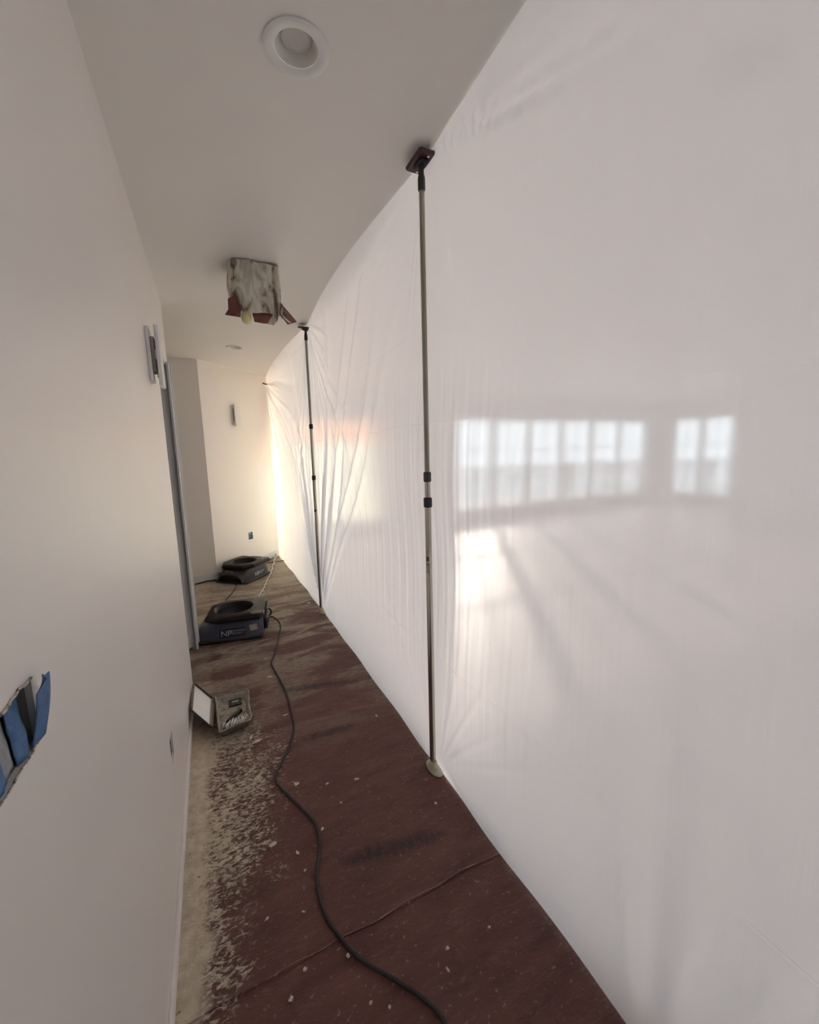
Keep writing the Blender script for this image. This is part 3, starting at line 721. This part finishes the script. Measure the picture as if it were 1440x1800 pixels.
tag(MB().tube(catmull(fpath([(322,1150),(334,1141),(345,1136),(352,1130)], 0.009), 6), 0.008, 8).build('jamb_cable', M['rubber'], smooth=True), 'black cable crossing the floor at the foot of the door jamb', 'cable')

# ================================================================== OPEN TRAY CASE
M['case_rim'] = simple('grey_rim', (0.30, 0.27, 0.22), 0.5, var=0.3, scale=40)
M['lid_in'] = simple('white_lid_liner', (0.80, 0.79, 0.80), 0.4, var=0.04)
M['rust'] = simple('brown_rim', (0.20, 0.13, 0.09), 0.6, var=0.4, scale=60)
M['case_edge'] = simple('dark_rim', (0.035, 0.03, 0.03), 0.5)
t = NT('paint_caked_tray'); v = t.pos()
M['tray_in'] = t.set(t.ramp(t.noise(v, 26, 5, 0.7, 0.5), [(0.36, (0.07, 0.045, 0.035)), (0.46, (0.26, 0.23, 0.18)), (0.62, (0.46, 0.43, 0.36))]), 0.5, 0, t.bump(t.noise(v, 60, 4), 0.6, 0.004))
tc = thing('paint_tray', 'paint-caked grey tray with white-lined lid leaning on the left wall', 'paint tray', (0, 0, 0))
Cn = [Vector(hit(379, 1224, 2, .055)), Vector(hit(434, 1213, 2, .055)), Vector(hit(440, 1264, 2, .055)), Vector(hit(386, 1287, 2, .055))]
def bil(u, v): return (Cn[0]*(1-u)+Cn[1]*u)*(1-v)+(Cn[3]*(1-u)+Cn[2]*u)*v
def ring(s, z): 
    out = []
    for k in range(40):
        e = k//10; f_ = (k % 10)/10
        u, v = [(f_, 0), (1, f_), (1-f_, 1), (0, 1-f_)][e]
        # rounded corners
        p = bil(0.5+(u-0.5)*s, 0.5+(v-0.5)*s); out.append(Vector((p.x, p.y, p.z*0+z)))
    return out
P = ring(0.80, 0.004)+ring(0.92, 0.048)+ring(1.0, 0.055)+ring(1.0, 0.050)
MB().grid(P, 40, 4, True).build('tray_shell', M['case_rim'], tc, smooth='angle', solid=0.002)
P = ring(0.90, 0.044)+ring(0.82, 0.026); g = MB().grid(P, 40, 2, True); g.add([Vector(q) for q in ring(0.82, 0.026)], [tuple(range(40))])
g.build('tray_floor', M['tray_in'], tc)
rp = catmull([bil(u, v)+Vector((0, 0, 0.003)) for u, v in ((0,0),(0.5,-0.01),(1,0),(1.03,0.3),(1.0,0.6),(1.04,0.9),(0.95,1.03),(0.5,0.99),(0.1,1.02),(0,0.95),(0,0.5),(0,0.03))], 5)
MB().tube(rp, [0.0045+0.0012*math.sin(i*1.3) for i in range(len(rp))], 6).build('rolled_rim', M['case_rim'], tc, smooth=True)
def tb(u0, u1, v0, v1, z0, z1, name, mat):
    lo = [bil(u0, v0), bil(u1, v0), bil(u1, v1), bil(u0, v1)]
    vs_ = [Vector((p.x, p.y, z0)) for p in lo]+[Vector((p.x, p.y, z1)) for p in lo]
    return MB().add(vs_, [(3,2,1,0),(4,5,6,7),(0,1,5,4),(1,2,6,5),(2,3,7,6),(3,0,4,7)]).build(name, mat, tc)
tb(0.38, 0.80, 0.10, 0.30, 0.027, 0.034, 'slot_shade', M['dark_plastic'])  # near-black block whose colour stands in for shade inside a slot
tb(0.48, 0.70, 0.185, 0.215, 0.034, 0.037, 'slot_bar', M['bolt'])
a_, b_ = bil(0.24, 0.74), bil(0.72, 0.52)
MB().tube([(a_.x, a_.y, 0.034), ((a_.x+b_.x)/2, (a_.y+b_.y)/2, 0.037), (b_.x, b_.y, 0.036)], [0.008, 0.010, 0.014], 8).build('brush_handle', M['dark_plastic'], tc, smooth=True)
for k in range(30):
    u = 0.10+0.82*k/29+random.uniform(-.02, .02); v0 = random.uniform(0.62, 0.76); v1 = random.uniform(0.86, 0.95); sk = -0.10 if u < 0.6 else 0.06
    p0, p1 = bil(u-sk, v0), bil(u+sk*0.3, v1)
    MB().tube([(p0.x, p0.y, 0.033), ((p0.x+p1.x)/2, (p0.y+p1.y)/2, 0.040), (p1.x, p1.y, 0.042)], [0.0012, 0.0034, 0.0015], 5).build('paint_drip', M['white'] if k % 3 else M['case_rim'], tc, smooth=True)
# lid leaning on the wall
l0, l1 = Vector((XL+0.012, 2.557, 0.095)), Vector((XL+0.012, 2.235, 0.115)); h0, h1 = Vector(hit(375, 1230, 2, .045)), Vector(hit(372, 1281, 2, .04))
def lb(u, v): return (l0*(1-u)+h0*u)*(1-v)+(l1*(1-u)+h1*u)*v     # u wall->hinge, v far->near
nl = (h0-l0).cross(l1-l0).normalized(); nl = nl if nl.z > 0 else -nl
P = [lb(0.05+0.9*i/10, 0.05+0.9*j/10)+nl*(-0.006*math.sin(math.pi*i/10)*math.sin(math.pi*j/10)) for j in range(11) for i in range(11)]
MB().grid(P, 11, 11).build('lid_panel', M['lid_in'], tc, smooth=True, solid=0.002)
lr = [(0.0, 0.05), (0.0, 0.5), (0.0, 0.95), (0.05, 1.0), (0.5, 1.0), (0.95, 1.0)]
MB().tube(catmull([lb(u, v)+nl*0.004 for u, v in lr[2:]], 6), 0.0045, 6).build('lid_edge', M['case_edge'], tc, smooth=True)
MB().tube(catmull([lb(u, v)+nl*0.004 for u, v in ((0.0, 0.05), (0.05, 0.0), (0.5, 0.0), (0.95, 0.0), (1.0, 0.06), (1.0, 0.2))], 6), 0.0045, 6).build('lid_edge', M['case_edge'], tc, smooth=True)
MB().tube(catmull([lb(u, v)+nl*0.004 for u, v in ((0.0, 0.05), (0.0, 0.5), (0.0, 0.95))], 8), 0.006, 6).build('lid_edge', M['rust'], tc, smooth=True)
MB().tube(catmull([lb(1.0, v)+nl*0.004 for v in (0.2, 0.5, 0.97)], 8), 0.007, 6).build('hinge_edge', M['rust'], tc, smooth=True)
MB().tube(catmull([lb(0.93, v)+nl*0.003 for v in (0.05, 0.5, 0.97)], 8), 0.004, 6).build('hinge_edge', M['case_rim'], tc, smooth=True)

# ================================================================== PAINT CHIPS AND SCRAPS
M['chip'] = simple('cream_chip', (0.62, 0.55, 0.43), 0.7, var=0.15, scale=80)
def chip(px, r, label, group, shape=None, z=0.003):
    c = hit(px[0], px[1], 2, z); n = 11; P = []; rnd = random.Random(px[0]*7+px[1])
    for k in range(n):
        a = 2*math.pi*k/n; rr = r*(0.65+0.6*rnd.random())
        if shape == 'heart':
            tt = a; x = 0.95*r*math.sin(tt)**3; y = r*(0.81*math.cos(tt)-0.31*math.cos(2*tt)-0.12*math.cos(3*tt))
        else: x, y = rr*math.cos(a)*(1.35 if shape == 'long' else 1), rr*math.sin(a)*(0.6 if shape == 'long' else 1)
        P.append((x, y, 0.0015+0.003*rnd.random()))
    mb = MB(); vs_ = [(x, y, z_) for x, y, z_ in P]+[(x, y, 0) for x, y, _ in P]+[(0, 0, 0.004)]
    fs = [(k, (k+1) % n, 2*n) for k in range(n)]+[(n+k, n+(k+1) % n, (k+1) % n, k) for k in range(n)]+[tuple(range(n, 2*n))[::-1]]
    o = mb.add(vs_, fs).build('paint_chip', M['chip']); o.location = (c[0], c[1], z-0.001); o.rotation_euler = (0, 0, -YAW if shape == 'heart' else rnd.random()*3)
    return tag(o, label, 'paint chip', group)
chip((521, 1378), 0.013, 'heart-shaped cream paint chip lying just right of the black cord', None, 'heart')
chip((452, 1303), 0.020, 'large ragged cream chip lying in front of the paint tray', 'chips in front of the paint tray', 'long')
chip((441, 1297), 0.012, 'narrow cream chip lying in front of the paint tray', 'chips in front of the paint tray', 'long')
G_ = 'small cream paint chips scattered on the red paper'; L_ = 'small cream paint chip scattered on the red floor paper'
for px, r, s_ in (((452,1368),.013,None),((441,1370),.007,None),((627,1370),.008,'long'),((766,1412),.006,None),((567,1457),.007,None),((662,1258),.007,'long'),
                  ((480,1484),.012,'long'),((523,1499),.007,'long'),((536,1530),.005,None),((787,1667),.005,None),((860,1630),.004,None),((536,1704),.005,None),((612,1680),.005,None),
                  ((467,1159),.012,'long'),((475,1190),.014,'long'),((502,1257),.010,'long'),((514,1080),.012,None),((543,1060),.016,'long'),((432,1362),.007,None),((652,1763),.004,None),((685,1770),.004,None),((788,1705),.005,'long'),
                  ((575,1378),.006,'long'),((600,1411),.005,'long'),((470,1615),.006,'long'),((534,1603),.005,'long'),((512,1756),.006,None)):
    lab, grp = L_, G_
    if px in ((514,1080),(543,1060)): lab, grp = 'pale paint chip lying between the blue air mover and the far pole', 'chips by the far pole'
    if px in ((467,1159),(475,1190)): lab, grp = 'pale flat chip lying beside the cord just past the blue air mover', 'chips by the blue air mover'
    if px in ((452,1368),(441,1370),(432,1362)): lab, grp = 'cream paint chip on the mud-smeared strip along the left wall', 'chips on the mud strip'
    chip(px, r, lab, grp, s_)

# ================================================================== WALL SCONCES
def sconce(label, loc, rz):
    th = thing('wall_sconce', label, 'wall sconce', loc, rz, 'white box wall sconces')   # local -y points into the room
    MB().rbox((-0.05, -0.014, -0.115), (0.05, 0.0, 0.115), 0.004).build('back_plate', M['white'], th, smooth='angle')
    MB().rbox((-0.038, -0.030, -0.075), (0.038, -0.014, 0.075), 0.004).build('lamp_body', M['wood_stud'], th, smooth='angle')
    P = []
    fp = MB().rbox((-0.045, -0.052, -0.135), (0.062, -0.034, 0.125), 0.005).build('front_plate', M['white'], th, smooth='angle')
    for sx in (-0.03, 0.03): MB().box((sx-0.006, -0.034, -0.02), (sx+0.006, -0.028, 0.02)).build('stand_off', M['white'], th)
    MB().rbox((-0.03, -0.034, -0.10), (0.03, -0.0335, -0.078), 0.004).build('light_slot', M['wood_stud'], fp)
    return th
sconce('white box sconce on the left wall beside the doorway', (XL, 2.24, 1.85), math.radians(90))
pc_ = A+dirw*0.50
sconce('white box sconce on the slanted end wall above the air mover', (pc_.x, pc_.y, 1.89), math.atan2(dirw.y, dirw.x))

# ================================================================== DEVICE BOXES WITH TAPE
def device_box(label, fn, u0, u1, v0, v1, strips, depth=0.055):
    th = thing('device_box', label, 'electrical box', fn((u0+u1)/2, v0, 0.0), 0); off = Vector(th.location)
    f2 = lambda u, v, w: Vector(fn(u, v, w))-off
    e = 0.002; mb = MB()
    vs_ = [f2(u, v, w) for w in (0.006, depth) for u, v in ((u0+e, v0+e), (u1-e, v0+e), (u1-e, v1-e), (u0+e, v1-e))]
    mb.add(vs_, [(0,1,5,4), (1,2,6,5), (2,3,7,6), (3,0,4,7), (4,5,6,7)]).build('box_shell', M['wood_stud'], th, solid=0.001)
    for (a, b, c, d, w0, w1, key, bulge) in strips:
        n = 10; P = []
        for j in range(n+1):
            for i in range(n+1):
                u = u0+(u1-u0)*(a+(b-a)*i/n); v = v0+(v1-v0)*(c+(d-c)*j/n); w = w0+(w1-w0)*j/n-bulge*math.sin(math.pi*i/n)*math.sin(math.pi*min(1, (j+2)/n))
                P.append(f2(u, v, w+0.0015*mn.noise(Vector((u*90, v*60, 2.0)))))
        MB().grid(P, n+1, n+1).build('tape_strip', M[key], th, smooth=True, solid=0.0008)
    return th
wlf = lambda u, v, w: (XL-w, u, v)
tb_ = device_box('cut-out box in the left wall stuffed with strips of blue painter tape', wlf, BX[0], BX[1], BX[2], BX[3],
    [(0.02, 0.44, 0.02, 0.90, 0.012, 0.014, 'tape', 0.004), (0.43, 0.55, 0.03, 0.84, 0.010, 0.016, 'tape_grey', 0.003), (0.54, 0.68, 0.01, 0.86, 0.006, 0.012, 'tape', 0.005),
     (0.66, 0.80, 0.03, 0.90, 0.009, 0.014, 'tape_grey', 0.003), (0.785, 0.925, 0.01, 0.93, 0.005, 0.010, 'tape', 0.005)])
# loose tape tongue that stands out of the box at its far end
off = Vector(tb_.location); P = []
for j in range(15):
    for i in range(7):
        v = j/14; u = BX[0]+(BX[1]-BX[0])*(0.905+0.125*i/6); w = 0.004*(1-i/6)-0.003-0.009*math.sin(math.pi*0.55*v)-0.002*v
        if v > 0.8 and i < 3: w -= 0.010*(v-0.8)/0.2*(3-i)/3
        P.append(Vector((XL-w, u+0.004*v*v-0.010*max(0, v-0.75)*(6-i)/6*0, BX[2]+0.001+(0.078 if i < 4 else 0.074)*v))-off)
MB().grid(P, 7, 15).build('tape_flap', M['tape'], tb_, smooth=True, solid=0.0008)
def torn_edge(parent, fn, u0, u1, v0, v1, w, sides):
    off = Vector(parent.location)
    for (p, q) in sides:
        pts = []; n = 26
        for k in range(n+1):
            f_ = k/n; u = p[0]+(q[0]-p[0])*f_; v = p[1]+(q[1]-p[1])*f_
            j = mn.noise(Vector((u*130, v*130, 5)))*w
            pts.append(Vector(fn(u+j*(0 if abs(p[1]-q[1]) < 1e-6 else 1), v+j*(1 if abs(p[1]-q[1]) < 1e-6 else 0), -0.0006))-off)
        MB().tube(pts, [w*(0.5+0.5*abs(mn.noise(Vector((k*0.9, p[0]*50, 1.0))))) for k in range(n+1)], 5).build('torn_edge', M['torn'], parent)
torn_edge(tb_, wlf, *BX, 0.0035, [((BX[0], BX[3]), (BX[1], BX[3]))]); torn_edge(tb_, wlf, *BX, 0.0022, [((BX[0], BX[2]), (BX[1], BX[2]))])
ob_ = device_box('small outlet cut-out low in the left wall with grey-blue tape inside', wlf, OB[0], OB[1], OB[2], OB[3],
    [(0.12, 0.95, 0.08, 0.78, 0.012, 0.014, 'tape_grey', 0.006), (0.3, 0.7, 0.72, 0.95, 0.008, 0.012, 'decal', 0.002)])
endf = lambda u, v, w: tuple(A+dirw*u+nrm*w+Vector((0, 0, v)))
device_box('small outlet cut-out in the slanted end wall filled with blue tape', endf, EB[0], EB[1], EB[2], EB[3],
    [(0.25, 0.9, 0.12, 0.70, 0.010, 0.012, 'tape', 0.004), (0.25, 0.9, 0.7, 0.9, 0.012, 0.02, 'tape_grey', 0.002)])

# ================================================================== CEILING LIGHTS
M['can_in'] = simple('can_baffle', (0.72, 0.69, 0.64), 0.5, var=0.05)
M['can_lens'] = simple('can_lens', (0.66, 0.63, 0.60), 0.5, var=0.05)
M['can_dark'] = simple('dark_can_trim', (0.03, 0.035, 0.04), 0.5)
def can(x, y, r, label, dark=False):
    th = thing('recessed_light', label, 'ceiling light', (x, y, H))
    tm = M['can_dark'] if dark else M['white']
    MB().lathe([(0.055, 0.004), (0.056, -0.002), (0.066, -0.006), (r-0.006, -0.007), (r, -0.004), (r, 0.0)], 40).build('trim_ring', tm, th, smooth='angle')
    MB().lathe([(0.0555, 0.0), (0.048, 0.010), (0.041, 0.028)], 40).build('baffle', M['can_dark'] if dark else M['can_in'], th, smooth='angle')
    MB().lathe([(0.042, 0.026), (0.036, 0.020), (0.033, 0.024), (0.0, 0.022)], 40).build('lens', M['can_dark'] if dark else M['can_lens'], th, smooth='angle')
can(*CANS[0], 'white recessed downlight in the hall ceiling before the paper-wrapped fixture')
can(*CANS[1], 'small white recessed downlight in the ceiling near the slanted end wall')
can(*CANS_R[0], 'dark recessed downlight in the ceiling beyond the plastic, close to the sheet', True)
can(*CANS_R[1], 'dark recessed downlight in the ceiling beyond the plastic, out over the room', True)

# ceiling lamp masked in painted paper
t = NT('painted_masking_paper'); v = t.pos((1, 1, 0.45))
cr = t.ramp(t.noise(v, 15, 5, 0.6, 0.8), [(0.38, (0.16, 0.10, 0.075)), (0.45, (0.46, 0.42, 0.33)), (0.60, (0.70, 0.68, 0.60))])
M['wrap'] = t.set(cr, 0.6, 0, t.bump(t.noise(t.pos((1, 1, 0.5)), 22, 5, 0.6, 0.6), 0.7, 0.012))
t = NT('red_rosin_paper'); v = t.pos()
M['rosin'] = t.set(t.ramp(t.noise(v, 20, 4), [(0.3, (0.16, 0.055, 0.05)), (0.7, (0.26, 0.10, 0.085))]), 0.75, 0, t.bump(t.noise(v, 40, 4), 0.4, 0.004))
FX, FY, FW = 0.316, 2.632, 0.128
cl = thing('ceiling_lamp', 'ceiling lamp masked in paint-splashed paper with red flaps and a yellow bulb', 'ceiling lamp', (FX, FY, H))
MB().rbox((-0.10, -0.10, -0.03), (0.10, 0.10, 0.0), 0.02).build('canopy', M['white'], cl, smooth='angle')
nu, nv = 120, 36; P = []
for j in range(nv):
    f_ = j/(nv-1)
    for i in range(nu):
        a = 2*math.pi*i/nu; c, s_ = math.cos(a), math.sin(a); e = 7
        z = -0.004-(0.275-0.11*min(1, max(0, s_+0.6)/0.7))*f_
        rr = FW/((abs(c)**e+abs(s_)**e)**(1/e))
        x, y = rr*c, rr*s_
        nz = mn.noise(Vector((x*14, y*14, z*9)))*0.010+mn.noise(Vector((x*34, y*34, z*24+5)))*0.005
        k = 1+0.05*math.sin(math.pi*f_)+0.02*f_+nz/rr*(0.3+f_)
        zz = z+0.012*mn.noise(Vector((x*11, y*11, 3)))*f_ + (0.016*mn.noise(Vector((x*16, y*16, 8)))-0.004 if j == 0 else 0)
        P.append((x*k, y*k, min(zz, -0.001)))
MB().grid(P, nu, nv, True).build('paper_wrap', M['wrap'], cl, smooth=True, solid=0.0012)
def flap(pts, name='flap', mat='rosin'):
    nu = len(pts[0]); P = [Vector(p) for row in pts for p in row]
    MB().grid(P, nu, len(pts)).build(name, M[mat], cl, smooth=True, solid=0.0012)
zb = -0.275
flap([[(-0.035, -0.120, zb+0.02), (0.02, -0.124, zb+0.02), (0.085, -0.120, zb+0.02)], [(-0.034, -0.128, zb-0.012), (0.025, -0.134, zb-0.014), (0.085, -0.128, zb-0.012)], [(-0.026, -0.126, zb-0.045), (0.02, -0.132, zb-0.050), (0.055, -0.124, zb-0.046)]])
flap([[(0.080, -0.128, zb+0.010), (0.105, -0.124, zb+0.012)], [(0.052, -0.137, zb-0.03), (0.098, -0.130, zb-0.025)], [(0.040, -0.133, zb-0.050), (0.074, -0.128, zb-0.054)]], mat='wrap')
flap([[(-0.150, -0.09, zb+0.070), (-0.120, -0.145, zb+0.075)], [(-0.152, -0.095, zb+0.015), (-0.090, -0.146, zb+0.018)], [(-0.172, -0.112, zb-0.020), (-0.098, -0.150, zb-0.036)]])
flap([[(0.150, -0.06, zb+0.075), (0.118, -0.150, zb+0.065)], [(0.172, -0.10, zb+0.03), (0.105, -0.156, zb+0.004)], [(0.205, -0.125, zb-0.020), (0.145, -0.164, zb-0.052)]])
flap([[(0.128, -0.146, zb+0.05), (0.112, -0.147, zb+0.02)], [(0.122, -0.150, zb+0.0), (0.104, -0.150, zb+0.004)], [(0.168, -0.157, zb-0.040), (0.150, -0.158, zb-0.040)]], mat='wrap')
flap([[(-0.12, -0.10, zb+0.02), (0.12, -0.10, zb+0.02)], [(-0.12, 0.0, zb+0.05), (0.12, 0.0, zb+0.05)], [(-0.12, 0.12, zb+0.11), (0.12, 0.12, zb+0.11)]], 'bottom_paper')
MB().lathe([(0.012, 0.07), (0.016, 0.05), (0.026, 0.022), (0.029, 0.0), (0.024, -0.018), (0.011, -0.028), (0.001, -0.030)], 20, Matrix.Translation((-0.062, -0.095, zb-0.022)), True).build('bulb', M['bulb'], cl, smooth=True)

# ================================================================== THINGS BEHIND THE PLASTIC
M['bucket'] = simple('grey_bucket', (0.05, 0.06, 0.07), 0.5)
M['pinkroll'] = simple('pink_roll', (0.60, 0.13, 0.16), 0.8)
M['bag'] = simple('bucket_band', (0.3, 0.31, 0.32), 0.5)
bk = thing('bucket', 'dark grey bucket standing on the floor close behind the plastic', 'bucket', (1.40, 0.63, 0.0))
MB().lathe([(0.0, 0.004), (0.095, 0.0), (0.11, 0.25), (0.116, 0.255), (0.116, 0.268), (0.108, 0.27), (0.092, 0.02), (0.0, 0.02)], 32).build('pail', M['bucket'], bk, smooth='angle')
MB().tube(catmull([(-0.116, 0, 0.24), (-0.095, 0.07, 0.20), (0, 0.125, 0.18), (0.095, 0.07, 0.20), (0.116, 0, 0.24)], 6), 0.003, 6).build('handle', M['bolt'], bk, smooth=True)
rl = thing('paper_roll', 'pinkish roll of floor paper lying close behind the plastic', 'paper roll', (1.15, 0.60, 0.0), math.radians(90))
MB().lathe([(0.03, -0.2), (0.07, -0.2), (0.072, 0), (0.07, 0.2), (0.03, 0.2)], 28, Matrix.Translation((0, 0, 0.073)) @ Matrix.Rotation(math.radians(90), 4, 'Y')).build('roll', M['pinkroll'], rl, smooth='angle')
MB().lathe([(0.029, -0.202), (0.03, 0.202)], 20, Matrix.Translation((0, 0, 0.073)) @ Matrix.Rotation(math.radians(90), 4, 'Y')).build('core', M['collar'], rl, smooth=True)
bl = thing('window_blind', 'made-up cream blind with an amber top band, added to give the warm glow beyond the plastic', 'blind', (DOOR_A[0]+0.65, YE-0.03, 0))  # blind added for its effect: its colours tint the daylight warm
hw = 0.66
MB().tube([(-hw, 0, HEAD-0.02), (hw, 0, HEAD-0.02)], 0.022, 10).build('roller', M['white'], bl, smooth=True)
def drape(z0, z1, name, mat):
    n = 60; P = []
    for z in (z0, (z0+z1)/2, z1):
        for i in range(n+1): P.append((-hw+2*hw*i/n, 0.012*math.sin(i*0.9), z))
    MB().grid(P, n+1, 3).build(name, mat, bl, smooth=True)
drape(1.56, HEAD-0.03, 'top_band', M['glow_orange']); drape(0.05, 1.56, 'cloth', M['glow_cream'])
